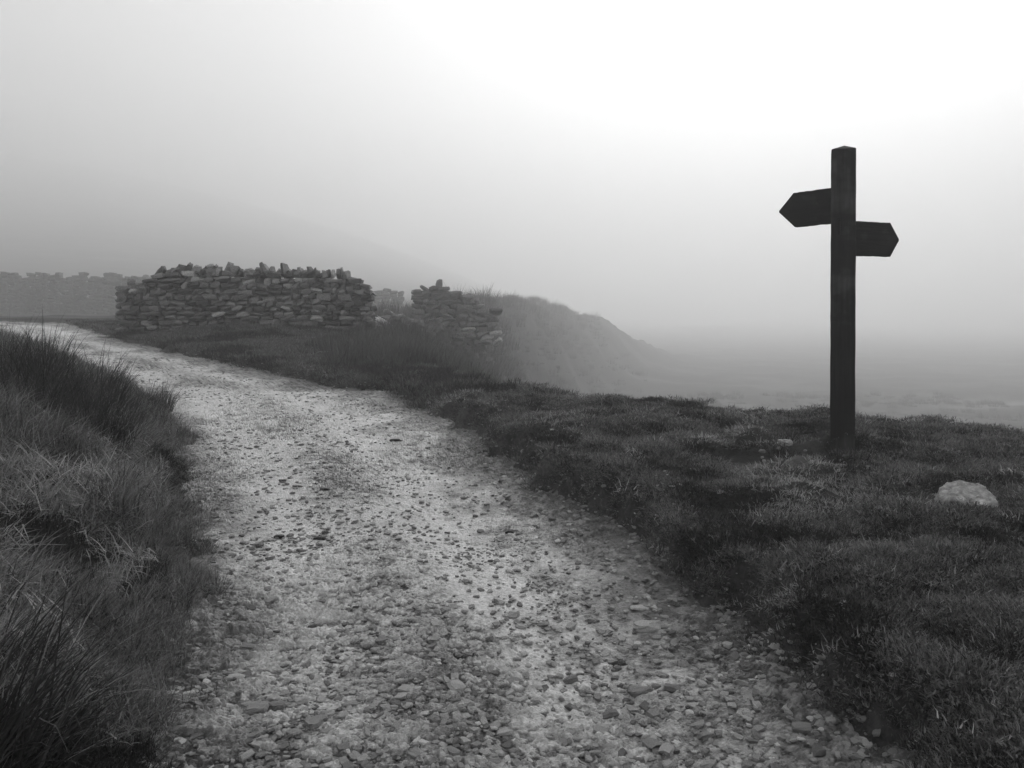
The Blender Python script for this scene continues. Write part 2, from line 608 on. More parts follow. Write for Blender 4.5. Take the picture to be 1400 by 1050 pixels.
def wpt(u, d, z): return Vector((WA[0] + wdir[0] * u + wnrm[0] * d, WA[1] + wdir[1] * u + wnrm[1] * d, z))


_TU = [0, .38, .42, .55, .68, .80, 1.0, 4.70, 4.9, 5.1, 5.28, WLEN]
_TZ = [2.10, 2.14, 2.20, 2.24, 2.38, 2.46, 2.44, 2.40, 2.30, 2.18, 2.02, 1.86]


def wtop(u): return float(np.interp(u, _TU, _TZ))


wall = empty('dry_stone_wall', wpt(WLEN / 2, .3, 1.1), label='long dark dry stone wall with ragged slanting coping stones beside the track', category='stone wall')
wall_loc = wall.location.copy()
r = random.Random(21)


def wstone(name, loc, sc, rot, meshes=BLOCKS, parent=wall):
    return put(name, r.choice(meshes), Vector(loc) - parent.location, sc, rot, parent)


z0 = H(np.array([WA[0] + wdir[0] * WLEN * .5]), np.array([WA[1] + wdir[1] * WLEN * .5]))[0]
zc = .93
while zc < 2.5:
    hc = r.uniform(.085, .14)
    u = -.02 + r.uniform(0, .05)
    while u < WLEN - .05:
        w = min(r.choice((r.uniform(.12, .22), r.uniform(.18, .36))), WLEN - u + .04)
        if w < .12: w = .14
        zg = float(H(np.array([WA[0] + wdir[0] * u]), np.array([WA[1] + wdir[1] * u]))[0])
        um = u + w / 2
        if zc + hc < wtop(um) + .04 and zc + hc > zg - .03:
            hh = hc * r.uniform(.82, 1.12)
            dz = r.uniform(-.018, .018) + .045 * float(perlin(um * .7, zc * .8, 12))
            if r.random() < .10: hh *= 1.5
            batter = .05 + .09 * (zc - 1.0) / 1.4
            wstone('stone', wpt(um, .13 + batter + r.uniform(-.05, .05), zc + hc / 2 + dz), (w * .50, .17, hh * .50), (r.uniform(-.12, .12), r.uniform(-.2, .2), WANG + r.uniform(-.25, .25)))
        u += w
    zc += hc
# left cheek: through-stones turned end on
zc = .98
while zc < 2.08:
    hc = r.uniform(.10, .15)
    wstone('stone', wpt(.02 + .03 * (zc - 1), .42, zc + hc / 2), (.15, .25, hc * .54), (r.uniform(-.05, .05), r.uniform(-.06, .06), WANG + r.uniform(-.05, .05)))
    zc += hc
wstone('stone', wpt(.20, .3, 2.20), (.09, .12, .075), (.1, .1, .4))
# coping stones stood on edge, leaning
u = .78
while u < 4.85:
    th = r.uniform(.055, .12)
    lean = r.uniform(.15, .75) if u < 2.4 else r.uniform(-.55, .35)
    hgt = r.uniform(.08, .14) * (1.45 if r.random() < .18 else 1)
    wstone('stone' if r.random() < 0 else 'coping_stone', wpt(u, .34 + r.uniform(-.06, .06), wtop(u) + hgt * .35 - .03), (th, .20, hgt), (r.uniform(-.15, .15), lean, WANG + r.uniform(-.4, .4)), COPES)
    u += th * 1.05 + r.uniform(0, .05)
for u, z in ((4.95, 2.27), (5.12, 2.16), (5.26, 2.02)):
    wstone('coping_stone', wpt(u, .33, z), (.22, .24, .055), (r.uniform(-.1, .1), .25, WANG))
# hearting behind the facing, with the far face
nu, nz = 60, 18
U = np.linspace(.10, WLEN - .12, nu); 
prof = []
for i, u in enumerate(U):
    zt = wtop(u) - .11
    row = []
    for k in range(nz):
        s = k / (nz - 1)
        if s < .42: q = s / .42; d = .24 + .10 * q; z = .85 + (zt - .85) * q
        elif s < .58: q = (s - .42) / .16; d = .34 + .17 * q; z = zt
        else: q = (s - .58) / .42; d = .51 + .14 * q; z = zt + (.85 - zt) * q
        row.append(wpt(u, d + .035 * float(perlin(u * 6, s * 40, 3)), z + .02 * float(perlin(u * 7, s * 30, 5))))
    prof.append(row)
V = np.array([[list(p - wall_loc) for p in row] for row in prof]).reshape(-1, 3)
fl, lt = grid_faces(nu, nz)
fl = np.concatenate([fl, np.arange(nz)[::-1], (nu - 1) * nz + np.arange(nz)]); lt = np.concatenate([lt, [nz, nz]])
link('hearting', mesh_np('hearting', V, fl, lt), M_WALL, wall, kind='stuff')

# small slabs and turf at the left end of the wall
def ghz(x, y): return float(surf(np.array([x]), np.array([y]))[0])


# ------------------------------------------------------------------ ruined wall end and the tumbled rubble
RD = 27.0; RS = RD / 21.5; RB = .62
RU = Vector((-2.45, RD + .1, RB))
ruin = empty('ruined_wall', RU, label='broken stub of stone wall with one upright stone on its top', category='ruined wall')
r = random.Random(5)


def ruin_top(x):   # x metres from the left edge at px 563
    return RS * float(np.interp(x / RS, [0, .1, .35, .42, .9, 1.0, 1.4, 1.7, 2.3], [1.30, 1.36, 1.44, 1.50, 1.52, 1.40, 1.30, 1.15, .80]))


x0 = (563 - 700) / F * RD
zc = -.15
n = 0
while zc < 2.0:
    hc = r.uniform(.11, .19)
    x = r.uniform(-.02, .08)
    while x < 2.75:
        w = r.uniform(.17, .44)
        if zc + hc < ruin_top(x + w / 2) + .03:
            dep = RD - .15 + .35 * (x / 2.2) + r.uniform(-.05, .05) + .08 * zc
            tilt = r.uniform(-.12, .12) if r.random() < .6 else r.uniform(-.7, .7)
            put('stone', r.choice(RBLOCKS), Vector((x0 + x + w / 2, dep, RB + zc + hc / 2)) - RU, (w * .54, .19, hc * .56), (r.uniform(-.2, .2), tilt, r.uniform(-.3, .3)), ruin); n += 1
        x += w
    zc += hc
zc = .1
while zc < 1.65:
    hc = r.uniform(.12, .2)
    put('stone', r.choice(RBLOCKS), Vector((x0 + .12, RD + .3, RB + zc)) - RU, (.14, .28, hc * .54), (0, r.uniform(-.1, .1), r.uniform(-.15, .15)), ruin)
    zc += hc
p = at(600, 389, RD)
put('upright_stone', RBLOCKS[3], Vector(p) - RU, (.11, .14, .20), (0, .05, .2), ruin)
put('stone', RBLOCKS[6], Vector(at(592, 394, RD)) - RU, (.13, .14, .09), (0, -.5, .2), ruin)
# solid hearting of the stub
xs = np.linspace(.15, 2.5, 16)
V = []
for x in xs:
    zt = ruin_top(x) - .14
    for (d, z) in ((0.12, -.3), (.18, zt * .6), (.22, zt), (.55, zt), (.75, zt * .5), (.8, -.3)):
        V.append((x0 + x - RU.x, RD - .15 + .35 * x / 2.2 + d - RU.y, z))
fl, lt = grid_faces(16, 6)
fl = np.concatenate([fl, np.arange(6)[::-1], 15 * 6 + np.arange(6)]); lt = np.concatenate([lt, [6, 6]])
link('hearting', mesh_np('ruin_hearting', np.array(V), fl, lt), M_RUIN, ruin, kind='stuff')
# rubble spilling along the overgrown line behind it
xf = []
for i in range(900):
    t = r.random() ** 2.0 * 1.3
    k = int(t); f = t - k
    c = RIDGE[k] * (1 - f) + RIDGE[k + 1] * f
    sp = 1.0 + .35 * t
    x = c[0] + r.gauss(0, .6) * sp; y = c[1] + r.gauss(0, .6) * sp
    s = r.uniform(.12, .30) * (1 + .3 * t)
    z = float(H(np.array([x]), np.array([y]))[0]) + s * r.uniform(0, .35)
    xf.append((r.choice(RBLOCKS), Matrix.LocRotScale(Vector((x, y, z)) - RU, Euler((r.uniform(-.6, .6), r.uniform(-.6, .6), r.uniform(0, 6.3))), Vector((s, s * .8, s * .6)))))
link('rubble', mesh_np('rubble', *joined(xf)), M_RUIN, ruin, kind='stuff')

# fallen slabs in the gap
for i, (px, py, w, h, th, rot, lab) in enumerate((
        (527, 441, .34, .05, .18, .50, 'pale fallen slab tilted down to the right in the gap between the walls'),
        (547, 433, .12, .07, .12, -.2, 'small pale block topmost in the gap beside the ruined stub'),
        (515, 447, .20, .06, .16, .1, 'flat fallen stone against the foot of the main wall right end'),
        (553, 446, .18, .05, .16, -.1, 'low flat stone lying at the foot of the ruined stub'),
        (531, 427, .15, .05, .13, .3, 'highest small slab of the gap beside the main wall end'))):
    p = at(px, py, 20.5 + .25 * (i % 3))
    put('fallen_slab', stone_mesh('fallen_slab', 3, .2, .08, 400 + i, M_PEB), p, (w, th, h), (0, rot, .2 * i), None, label=lab, category='stone slab', group='slabs fallen in the wall gap')
# heap of soil and stones filling the gap beneath them
xf = []
for i in range(130):
    px = r.uniform(500, 574); y = r.uniform(20.4, 23)
    x = (px - 700) / F * y
    zt = EYE - (438 + 10 * r.random() - HOR) / F * y
    s = r.uniform(.10, .22)
    xf.append((r.choice(RBLOCKS), Matrix.LocRotScale(Vector((x, y, r.uniform(.70, zt))), Euler((r.uniform(-.4, .4), r.uniform(-.6, .6), r.uniform(0, 6))), Vector((s, s, s * .6)))))
link('rubble_in_gap', mesh_np('rubble_in_gap', *joined(xf)), M_RUIN, None, kind='stuff', label='tumbled stones filling the gap between the two walls')

# ------------------------------------------------------------------ far field wall behind
fw = empty('field_wall', (-34, 75, 1.3), label='faint far field wall fading into the mist behind the main wall', category='stone wall')
xf = []
r = random.Random(9)
x = -70.0
while x < -10.4:
    w = r.uniform(.4, .8)
    py = np.interp(x, [-48.2, -36.3, -10.4], [377, 379, 402])
    zt = EYE + (HOR - py) / F * 75 + .4 * float(perlin(x * .7, 3, 3))
    z = .6
    while z < zt:
        hc = r.uniform(.22, .40)
        xf.append((r.choice(BLOCKS), Matrix.LocRotScale(Vector((x + w / 2 + r.uniform(-.1, .1), 75 + r.uniform(-.15, .15), z + hc / 2)) - fw.location, Euler((0, r.uniform(-.15, .15), r.uniform(-.15, .15))), Vector((w * .56, .32, hc * .6)))))
        z += hc
    x += w
link('courses', mesh_np('field_wall_courses', *joined(xf)), M_WALL, fw, kind='stuff')

# ------------------------------------------------------------------ signpost
def arm_mesh(name, L, hgt, th, tip, seed):
    """pointed fingerboard along +x from 0 to L, with chamfer-worn edges"""
    r_ = random.Random(seed)
    n = 14
    top = [(L * .0 + (L - tip) * i / n, hgt / 2 + r_.uniform(-.0015, .0015)) for i in range(n + 1)]
    bot = [(x, -hgt / 2 + r_.uniform(-.002, .002)) for x, _ in top][::-1]
    out = top + [(L - tip * .5, hgt * .25), (L - .004, .006), (L - .004, -.006), (L - tip * .5, -hgt * .25)] + bot
    import bmesh
    bm = bmesh.new()
    a = [bm.verts.new((x, -th / 2, z)) for x, z in out]
    b = [bm.verts.new((x, th / 2, z)) for x, z in out]
    bm.faces.new(a[::-1]); bm.faces.new(b)
    for i in range(len(out)):
        j = (i + 1) % len(out)
        bm.faces.new((a[i], a[j], b[j], b[i]))
    bmesh.ops.recalc_face_normals(bm, faces=bm.faces)
    es = [e for e in bm.edges if abs(e.verts[0].co.y - e.verts[1].co.y) < 1e-6]
    bmesh.ops.bevel(bm, geom=es, offset=.004, segments=2, affect='EDGES', profile=.5)
    me = bpy.data.meshes.new(name); bm.to_mesh(me); bm.free()
    return me


PY = 5.5
pb = at(1151.5, 608, PY)
pt = at(1153, 206, PY)
post_h = pt.z - pb.z
root = empty('signpost', pb, label='dark wooden fingerpost with two blank pointed arms standing on the right bank', category='signpost')
import bmesh
PW = .157
bm = bmesh.new()
hw = PW / 2
# post: rings up the shaft, the near face carrying an open mortise slot
zs = [-.35] + list(np.linspace(0, post_h, 40))
sx0, sx1 = -.034, -.020                      # slot left / right on the near face
zs_slot = ((430 - 303 + 0) / F * PY, (430 - 322) / F * PY)
szt, szb = EYE + (HOR - 301) / F * PY - pb.z, EYE + (HOR - 322) / F * PY - pb.z
zs = sorted([z for z in zs if abs(z - szt) > .02 and abs(z - szb) > .02] + [szb, szt])
def jig(z, k): return .0018 * float(perlin(z * 5 + k * 7, k * 3.3, 4)) + .0010 * float(perlin(z * 21 + k, k, 6))
cols = [-hw, sx0, sx1, .030, hw]
rings = []
for z in zs:
    ring = []
    for i, x in enumerate(cols):
        ring.append(bm.verts.new((x + (jig(z, i) if i in (0, 4) else 0), -hw + jig(z, i + 9), z)))
    ring.append(bm.verts.new((hw + jig(z, 4), hw, z)))
    ring.append(bm.verts.new((-hw + jig(z, 0), hw, z)))
    rings.append(ring)
slot_cap = None
for a, b, za, zb in zip(rings, rings[1:], zs, zs[1:]):
    for i in range(7):
        j = (i + 1) % 7
        if i == 1 and za >= szb - 1e-6 and zb <= szt + 1e-6:
            # recessed slot: push the quad inwards
            vi = [bm.verts.new((v.co.x, v.co.y + .05, v.co.z)) for v in (a[1], a[2], b[2], b[1])]
            bm.faces.new(vi)
            bm.faces.new((a[1], vi[0], vi[3], b[1])); bm.faces.new((a[2], b[2], vi[2], vi[1]))
            if abs(za - szb) < 1e-6: bm.faces.new((a[1], a[2], vi[1], vi[0]))
            if abs(zb - szt) < 1e-6: bm.faces.new((b[2], b[1], vi[3], vi[2]))
            continue
        bm.faces.new((a[i], a[j], b[j], b[i]))
bm.faces.new(rings[0][::-1])
# four-way weathered top
apex = bm.verts.new((.004, -.02, post_h + .03))
top = rings[-1]
for i in range(7):
    bm.faces.new((top[i], top[(i + 1) % 7], apex))
bmesh.ops.recalc_face_normals(bm, faces=bm.faces)
corner = [e for e in bm.edges if all(abs(abs(v.co.x) - hw) < .006 and abs(abs(v.co.y) - hw) < .006 for v in e.verts)]
bmesh.ops.bevel(bm, geom=corner, offset=.006, segments=2, affect='EDGES', profile=.5)
pm = bpy.data.meshes.new('post'); bm.to_mesh(pm); bm.free()
POST_ROT = math.radians(-21)
tilt = math.atan2(pt.x - pb.x, pt.z - pb.z)
po = link('post', pm, M_WOOD, root); po.rotation_euler = (0, tilt, POST_ROT)


def arm(px_tip, py_mid_tip, Ytip, zc_px, hgt, seed, tip):
    zc = EYE + (HOR - zc_px) / F * PY - pb.z
    s = Vector((tilt * zc, 0, zc))
    e = Vector(at(px_tip, py_mid_tip, Ytip)) - pb
    d = e - s
    ln = math.hypot(d.x, d.y)
    o = link('fingerboard', arm_mesh('fingerboard', ln, hgt, .05, tip, seed), M_BOARD, root)
    o.location = s
    o.rotation_euler = (0, -math.atan2(d.z, ln), math.atan2(d.y, d.x))
    return o


arm(1066, 290, 5.80, 279.5, .245, 1, .115).location.z -= .0
arm(1226, 328.5, 5.68, 325.5, .238, 2, .085)

# ------------------------------------------------------------------ grass shapes
def blades(name, n, rad, hmin, hmax, wid, lean, curve, seed, mat, segs=3, dead=.15, az=None, center_bias=.5, clump_h=True):
    q = np.random.default_rng(seed)
    rr = rad * q.random(n) ** center_bias; th = q.uniform(0, 2 * math.pi, n)
    bx, by = rr * np.cos(th), rr * np.sin(th)
    a = th + q.normal(0, .9, n) if az is None else az + q.normal(0, .5, n)
    ln = q.uniform(hmin, hmax, n) * (1.0 - .35 * (rr / rad) if clump_h else 1)
    le = np.abs(q.normal(lean, lean * .5, n)) * (.35 + .65 * rr / rad if az is None else 1)
    cu = np.abs(q.normal(curve, curve * .5, n))
    sh = np.clip(np.where(q.random(n) < dead, q.uniform(.7, 1, n), q.uniform(0, .6, n)), 0, 1)
    fa = q.uniform(0, math.pi, n)
    wx, wy = np.cos(fa), np.sin(fa)
    V = []; x, y, z = bx.copy(), by.copy(), np.full(n, -.01)
    ang = le.copy()
    for k in range(segs + 1):
        f = k / segs
        w = wid * (1 - f ** 1.6) * .5
        if k < segs:
            V.append(np.stack([x - wx * w, y - wy * w, z], 1)); V.append(np.stack([x + wx * w, y + wy * w, z], 1))
        else:
            V.append(np.stack([x, y, z], 1))
        st = ln / segs
        x = x + np.cos(a) * np.sin(ang) * st; y = y + np.sin(a) * np.sin(ang) * st; z = z + np.cos(ang) * st
        ang = ang + cu / segs * (1 + f)
    nv = 2 * segs + 1
    VV = np.stack(V, 1).reshape(-1, 3)
    b = np.arange(n)[:, None] * nv
    Fq = []; 
    quads = np.concatenate([b + np.array([[2 * k, 2 * k + 1, 2 * k + 3, 2 * k + 2]]) for k in range(segs - 1)], 0) if segs > 1 else np.zeros((0, 4), int)
    tri = b + np.array([[2 * segs - 2, 2 * segs - 1, 2 * segs]])
    fl_ = np.concatenate([quads.ravel(), tri.ravel()]); lt_ = np.concatenate([np.full(len(quads), 4), np.full(len(tri), 3)])
    me = mesh_np(name, VV, fl_, lt_, False, {'shade': np.repeat(sh, nv)})
    me.materials.append(mat)
    return me


def scatter(name, label, pts, rots, scales, idx, meshes):
    """one stuff object: geometry-node instances of the meshes on the points"""
    lib = bpy.data.collections.new(name + '_kinds')
    for i, me in enumerate(meshes):
        lib.objects.link(bpy.data.objects.new('%s_kind_%02d' % (name, i), me))
    pm_ = bpy.data.meshes.new(name)
    pts = np.asarray(pts, np.float32)
    pm_.vertices.add(len(pts)); pm_.vertices.foreach_set('co', pts.ravel())
    a = pm_.attributes.new('rot', 'FLOAT_VECTOR', 'POINT'); a.data.foreach_set('vector', np.asarray(rots, np.float32).ravel())
    a = pm_.attributes.new('scl', 'FLOAT_VECTOR', 'POINT'); a.data.foreach_set('vector', np.asarray(scales, np.float32).ravel())
    a = pm_.attributes.new('kid', 'INT', 'POINT'); a.data.foreach_set('value', np.asarray(idx, np.int32))
    pm_.update()
    o = link(name, pm_, None, None, kind='stuff', label=label)
    ng = bpy.data.node_groups.new(name + '_nodes', 'GeometryNodeTree')
    ng.interface.new_socket('Geometry', in_out='INPUT', socket_type='NodeSocketGeometry')
    ng.interface.new_socket('Geometry', in_out='OUTPUT', socket_type='NodeSocketGeometry')
    N = ng.nodes; L = ng.links
    gi = N.new('NodeGroupInput'); go = N.new('NodeGroupOutput')
    ip = N.new('GeometryNodeInstanceOnPoints'); ci = N.new('GeometryNodeCollectionInfo')
    ci.inputs['Collection'].default_value = lib
    ci.inputs['Separate Children'].default_value = True; ci.inputs['Reset Children'].default_value = True

    def na(nm, typ):
        nd = N.new('GeometryNodeInputNamedAttribute'); nd.data_type = typ; nd.inputs['Name'].default_value = nm
        return [s for s in nd.outputs if s.enabled and s.name == 'Attribute'][0]
    er = N.new('FunctionNodeEulerToRotation')
    L.new(na('rot', 'FLOAT_VECTOR'), er.inputs[0])
    L.new(gi.outputs[0], ip.inputs['Points']); L.new(ci.outputs[0], ip.inputs['Instance'])
    ip.inputs['Pick Instance'].default_value = True
    L.new(na('kid', 'INT'), ip.inputs['Instance Index'])
    L.new(er.outputs[0], ip.inputs['Rotation']); L.new(na('scl', 'FLOAT_VECTOR'), ip.inputs['Scale'])
    L.new(ip.outputs[0], go.inputs[0])
    md = o.modifiers.new('scatter', 'NODES'); md.node_group = ng
    return o


def slope_rot(X, Y, amt=.7):
    e = .06
    gxs = (H(X + e, Y) - H(X - e, Y)) / (2 * e); gys = (H(X, Y + e) - H(X, Y - e)) / (2 * e)
    return np.arctan(gys) * amt, -np.arctan(gxs) * amt


def field(n, x0_, x1_, y0_, y1_, pw):
    """random points, thinning with distance from the photographer's side"""
    Y = (y0_ ** (1 - pw) + rng.random(n) * (y1_ ** (1 - pw) - y0_ ** (1 - pw))) ** (1 / (1 - pw))
    X = x0_ + rng.random(n) * (x1_ - x0_)
    return X, Y


def view(X, Y, m=.72): return np.abs(X) < m * Y + .5


# ---- short turf on the right shelf
TURF = [blades('turf', 110, .11, .012, .036, .0052, 1.0, 1.1, 500 + i, M_TURF, 2, .30, None, .5, False) for i in range(5)]
TURF += [blades('turf_long', 75, .10, .025, .065, .0052, .9, 1.3, 520 + i, M_TURF, 3, .35) for i in range(4)]
TURF += [blades('turf_dry', 70, .11, .015, .05, .005, 1.25, .8, 530 + i, M_DRY, 2, .3, None, .5, False) for i in range(2)]
TURF += [blades('turf_dark', 120, .10, .018, .05, .0052, .9, .9, 540 + i, M_DARKTUFT, 2, .10) for i in range(4)]
X, Y = field(60000, -3.2, 8.5, 1.9, 12.0, 1.6)
dL, dR = road_d(X, Y)
wob = .16 * fbm(X * 1.3, Y * 1.3, 3, 3) + .10 * fbm(X * 3.1, Y * 3.1, 5, 2)
c = (X + .1) * .53 + (Y - 8.5) * .848
edge = dR + wob - .03 * (Y < 6)
worn = sst(.15, .6, fbm(X * .9, Y * .9, 118, 4))
prob = sst(-.06, .10, edge + .12 * fbm(X * 4, Y * 4, 111, 3)) * (1 - .45 * worn) * (c < 3.5) * view(X, Y)
scr = np.exp(-((((X - 1.84) / .62) ** 2 + ((Y - 5.28) / .40) ** 2) ** 1.6)) * (1 + .5 * fbm(X * 3, Y * 3, 116, 2))
prob = prob * np.clip(1 - 1.05 * scr, 0, 1)
k = rng.random(len(X)) < prob
X, Y, edge = X[k], Y[k], edge[k]
dk = fbm(X * 2.3, Y * 2.3, 113, 4) + .12 * sst(.4, .05, edge)
ln = fbm(X * 2.3, Y * 2.3, 115, 2)
u = rng.random(len(X))
idx = np.where(dk + .35 * (u - .5) > .34, rng.integers(11, 15, len(X)), np.where(ln + .5 * (u - .5) > .28, rng.integers(5, 9, len(X)), rng.integers(0, 5, len(X))))
kw = worn[k] > rng.random(len(X)) * 1.6 + .05
idx = np.where(kw & (idx < 11), rng.integers(9, 11, len(X)), idx)
idx = np.where((idx < 11) & (rng.random(len(X)) < .05), rng.integers(9, 11, len(X)), idx)
rx, ry = slope_rot(X, Y)
sc = (rng.uniform(.75, 1.25, len(X)) * (1 + .05 * np.maximum(Y - 4, 0)) * np.where(edge < .1, .8, 1))[:, None] * np.array([[1, 1, 1]])
scatter('turf', 'short cropped turf on the right bank around the signpost', np.stack([X, Y, H(X, Y)], 1), np.stack([rx, ry, rng.uniform(0, 6.28, len(X))], 1), sc, idx, TURF)

# ---- verge beyond the bend, in front of the wall and ruin
VERGE = [blades('verge', 90, .22, .04, .10, .008, .8, .9, 560 + i, M_TURF, 2, .2) for i in range(4)]
VERGE += [blades('verge_dark', 110, .2, .05, .14, .009, .7, .9, 570 + i, M_DARKTUFT, 2, .05) for i in range(3)]
X, Y = field(26000, -13, 4.5, 8.5, 24, 1.2)
dL, dR = road_d(X, Y)
dw, tw = seg_d(X, Y, WA + wnrm * .35, WB + wnrm * .35)
c = (X + .1) * .53 + (Y - 8.5) * .848
k = (dR + .15 * fbm(X * 1.5, Y * 1.5, 117, 3) > .02) & (dw > .40) & view(X, Y)
X, Y = X[k], Y[k]
dk = fbm(X * .8, Y * .8, 119, 3) + .3 * sst(-3, -1, X)
idx = np.where(dk + .5 * (rng.random(len(X)) - .5) > .25, rng.integers(4, 7, len(X)), rng.integers(0, 4, len(X)))
rx, ry = slope_rot(X, Y)
sc = rng.uniform(.7, 1.2, len(X))[:, None] * np.ones((1, 3))
scatter('verge_grass', 'short grass on the verge between the track bend and the walls', np.stack([X, Y, H(X, Y)], 1), np.stack([rx, ry, rng.uniform(0, 6.28, len(X))], 1), sc, idx, VERGE)

# ---- rushes below the ruin and down into the valley
MR = [blades('mid_rush', 120, .28, .25, .60, .010, .28, .5, 580 + i, M_MIDRUSH, 3, .3) for i in range(5)]
MR += [blades('mid_grass', 140, .32, .12, .30, .011, .6, .8, 590 + i, M_MIDRUSH, 2, .3) for i in range(4)]
X1, Y1 = field(4600, -4.2, 4.5, 11.5, 36, 1.01)
k = (rng.random(len(X1)) < sst(-.3, .25, fbm(X1 * .5, Y1 * .5, 121, 3) + .25 * sst(12, 16, Y1)) * sst(-3.4, -1.6, X1 + .04 * (Y1 - 12)))
X1, Y1 = X1[k], Y1[k]
X2, Y2 = field(12000, -8, 60, 14, 110, 1.3)
c2 = (X2 + .1) * .53 + (Y2 - 8.5) * .848
k = (c2 > 4) & (X2 > -1 + .02 * Y2) & view(X2, Y2) & (rng.random(len(X2)) < sst(-.4, .3, fbm(X2 * .2, Y2 * .2, 123, 3)))
X2, Y2 = X2[k], Y2[k]
kk = rng.random(2600) ** 1.3 * 2.6; ki = kk.astype(int); kf = (kk - ki)[:, None]
P3 = RIDGE[ki] * (1 - kf) + RIDGE[ki + 1] * kf + rng.normal(0, 1, (2600, 2)) * (1.2 + 2.2 * kk)[:, None]
k = ((np.abs(P3[:, 0] + 1.6) > 1.2) | (P3[:, 1] > 28.6)) & (rng.random(2600) < sst(-.35, .3, fbm(P3[:, 0] * .4, P3[:, 1] * .4, 127, 3)))
P3 = P3[k]
X = np.concatenate([X1, X2, P3[:, 0]]); Y = np.concatenate([Y1, Y2, P3[:, 1]])
idx = np.where(rng.random(len(X)) < .45, rng.integers(0, 5, len(X)), rng.integers(5, 9, len(X)))
sc = (rng.uniform(.6, 1.15, len(X)) * (1 + .012 * np.maximum(Y - 15, 0)))[:, None] * np.ones((1, 3))
sc[len(X1) + len(X2):] *= rng.uniform(.7, 2.0, (len(X) - len(X1) - len(X2), 1))
scatter('rushes', 'pale rushes and rough grass fading into mist below the ruined stub', np.stack([X, Y, H(X, Y)], 1), np.stack([0 * X, 0 * X, rng.uniform(0, 6.28, len(X))], 1), sc, idx, MR)

# ---- left bank grass
BG = [blades('bank_grass', 62, .13, .07, .17, .0056, .8, 1.3, 600 + i, M_BANK, 3, .24) for i in range(5)]
BG += [blades('bank_tussock', 70, .12, .14, .30, .0058, .55, 1.2, 610 + i, M_BANK, 4, .22) for i in range(4)]
BG += [blades('bank_dark', 90, .11, .05, .12, .0055, .8, 1.0, 620 + i, M_DARKTUFT, 2, .04) for i in range(4)]
BG += [blades('matted_dead', 60, .13, .10, .24, .0055, 1.35, .5, 630 + i, M_DRY, 3, .3, .4) for i in range(3)]
X, Y = field(46000, -9, 0, 1.7, 14, 1.5)
dL, dR = road_d(X, Y)
wob = .16 * fbm(X * 1.3, Y * 1.3, 3, 3)
edge = dL + wob
prob = sst(-.20, .16, edge + .12 * fbm(X * 4, Y * 4, 131, 3)) * view(X, Y)
k = rng.random(len(X)) < prob
X, Y, edge = X[k], Y[k], edge[k]
u = rng.random(len(X))
dk = fbm(X * 1.6, Y * 1.6, 133, 3); ma = fbm(X * 1.9, Y * 1.9, 135, 2)
hi = sst(.25, .9, edge) * sst(3.6, 5.0, Y)
idx = np.where(dk + .4 * (u - .5) > .10, rng.integers(9, 13, len(X)), np.where(rng.random(len(X)) < .25 + .55 * hi, rng.integers(5, 9, len(X)), rng.integers(0, 5, len(X))))
idx = np.where((ma > .05) & (Y < 5.4) & (edge > .25) & (rng.random(len(X)) < .40), rng.integers(13, 16, len(X)), idx)
rx, ry = slope_rot(X, Y)
sc = (rng.uniform(.7, 1.2, len(X)) * np.clip(.45 + edge * 1.1, .45, 1) * (1 + .03 * np.maximum(Y - 4, 0)))[:, None] * np.ones((1, 3))
scatter('bank_grass', 'rough dark grass covering the left bank', np.stack([X, Y, H(X, Y) + .05 * (idx >= 13)], 1), np.stack([rx, ry, rng.uniform(0, 6.28, len(X))], 1), sc, idx, BG)

# ---- countable rush clumps on the left bank
RUSH = [blades('rush_clump', 230, .15, .32, .62, .0055, .30, .55, 640 + i, M_RUSH, 4, .12) for i in range(5)]
RUSH_LEAN = [blades('rush_clump_leaning', 150, .14, .35, .66, .0085, .45, .8, 650 + i, M_RUSH, 4, .12, .3) for i in range(3)]
ARCH = blades('rush_clump_arching', 34, .07, .55, .80, .007, .42, .55, 660, M_RUSH, 5, .05, .35)
PALE_TUFT = blades('dry_grass_tuft', 110, .06, .14, .26, .004, .45, .6, 661, M_DRY, 3, .5)
STALK = [blades('dry_stalk_clump', 22, .12, .55, .95, .007, .75, .55, 662 + i, M_DRY, 6, .25, .25, .5, False) for i in range(3)]


def plant(name, me, px, py, sc, rz, label, cat, group=None, Y=None):
    if Y is None:
        p = ground_at(px, py)
    else:
        x = (px - 700) / F * Y
        p = Vector((x, Y, ghz(x, Y)))
    p.z -= .01
    o = put(name, me, p, (sc, sc, sc), (0, 0, rz), None, label=label, category=cat)
    if group: o['group'] = group
    return o


r = random.Random(3)
GR = 'dark rush clumps along the left bank'
LB = 'dark upright rush clump on the crest of the left bank'
for (px, Y) in ((15, 5.6), (52, 5.7), (88, 5.9), (30, 5.0), (70, 5.2), (105, 5.6), (130, 6.1), (150, 6.5), (176, 6.9), (120, 5.1), (8, 6.1), (200, 7.3), (60, 6.3), (218, 7.9)):
    plant('rush_clump', r.choice(RUSH), px, 0, r.uniform(.95, 1.3) * (.72 if Y > 6.4 else 1), r.uniform(0, 6), LB, 'rushes', GR, Y)
plant('rush_clump', RUSH[0], 150, 610, .95, 1.0, 'broad dark rush clump halfway down the left bank facing the track bend', 'rushes', GR)
plant('rush_clump', RUSH[2], 178, 600, .75, 2.0, 'dark rush clump lowest on the left bank, nearest the track edge', 'rushes', GR)
plant('rush_clump', ARCH, 62, 0, 1.0, 0, 'tall thin rushes arching right above the left bank skyline', 'rushes', None, 5.5)
plant('rush_clump', RUSH_LEAN[1], 18, 1046, 1.0, .1, 'large dark rush clump leaning right at the bottom corner of the left bank', 'rushes')
plant('rush_clump', RUSH_LEAN[0], -12, 960, .9, .2, 'dark leaning rush clump behind the corner clump, half out of frame', 'rushes')
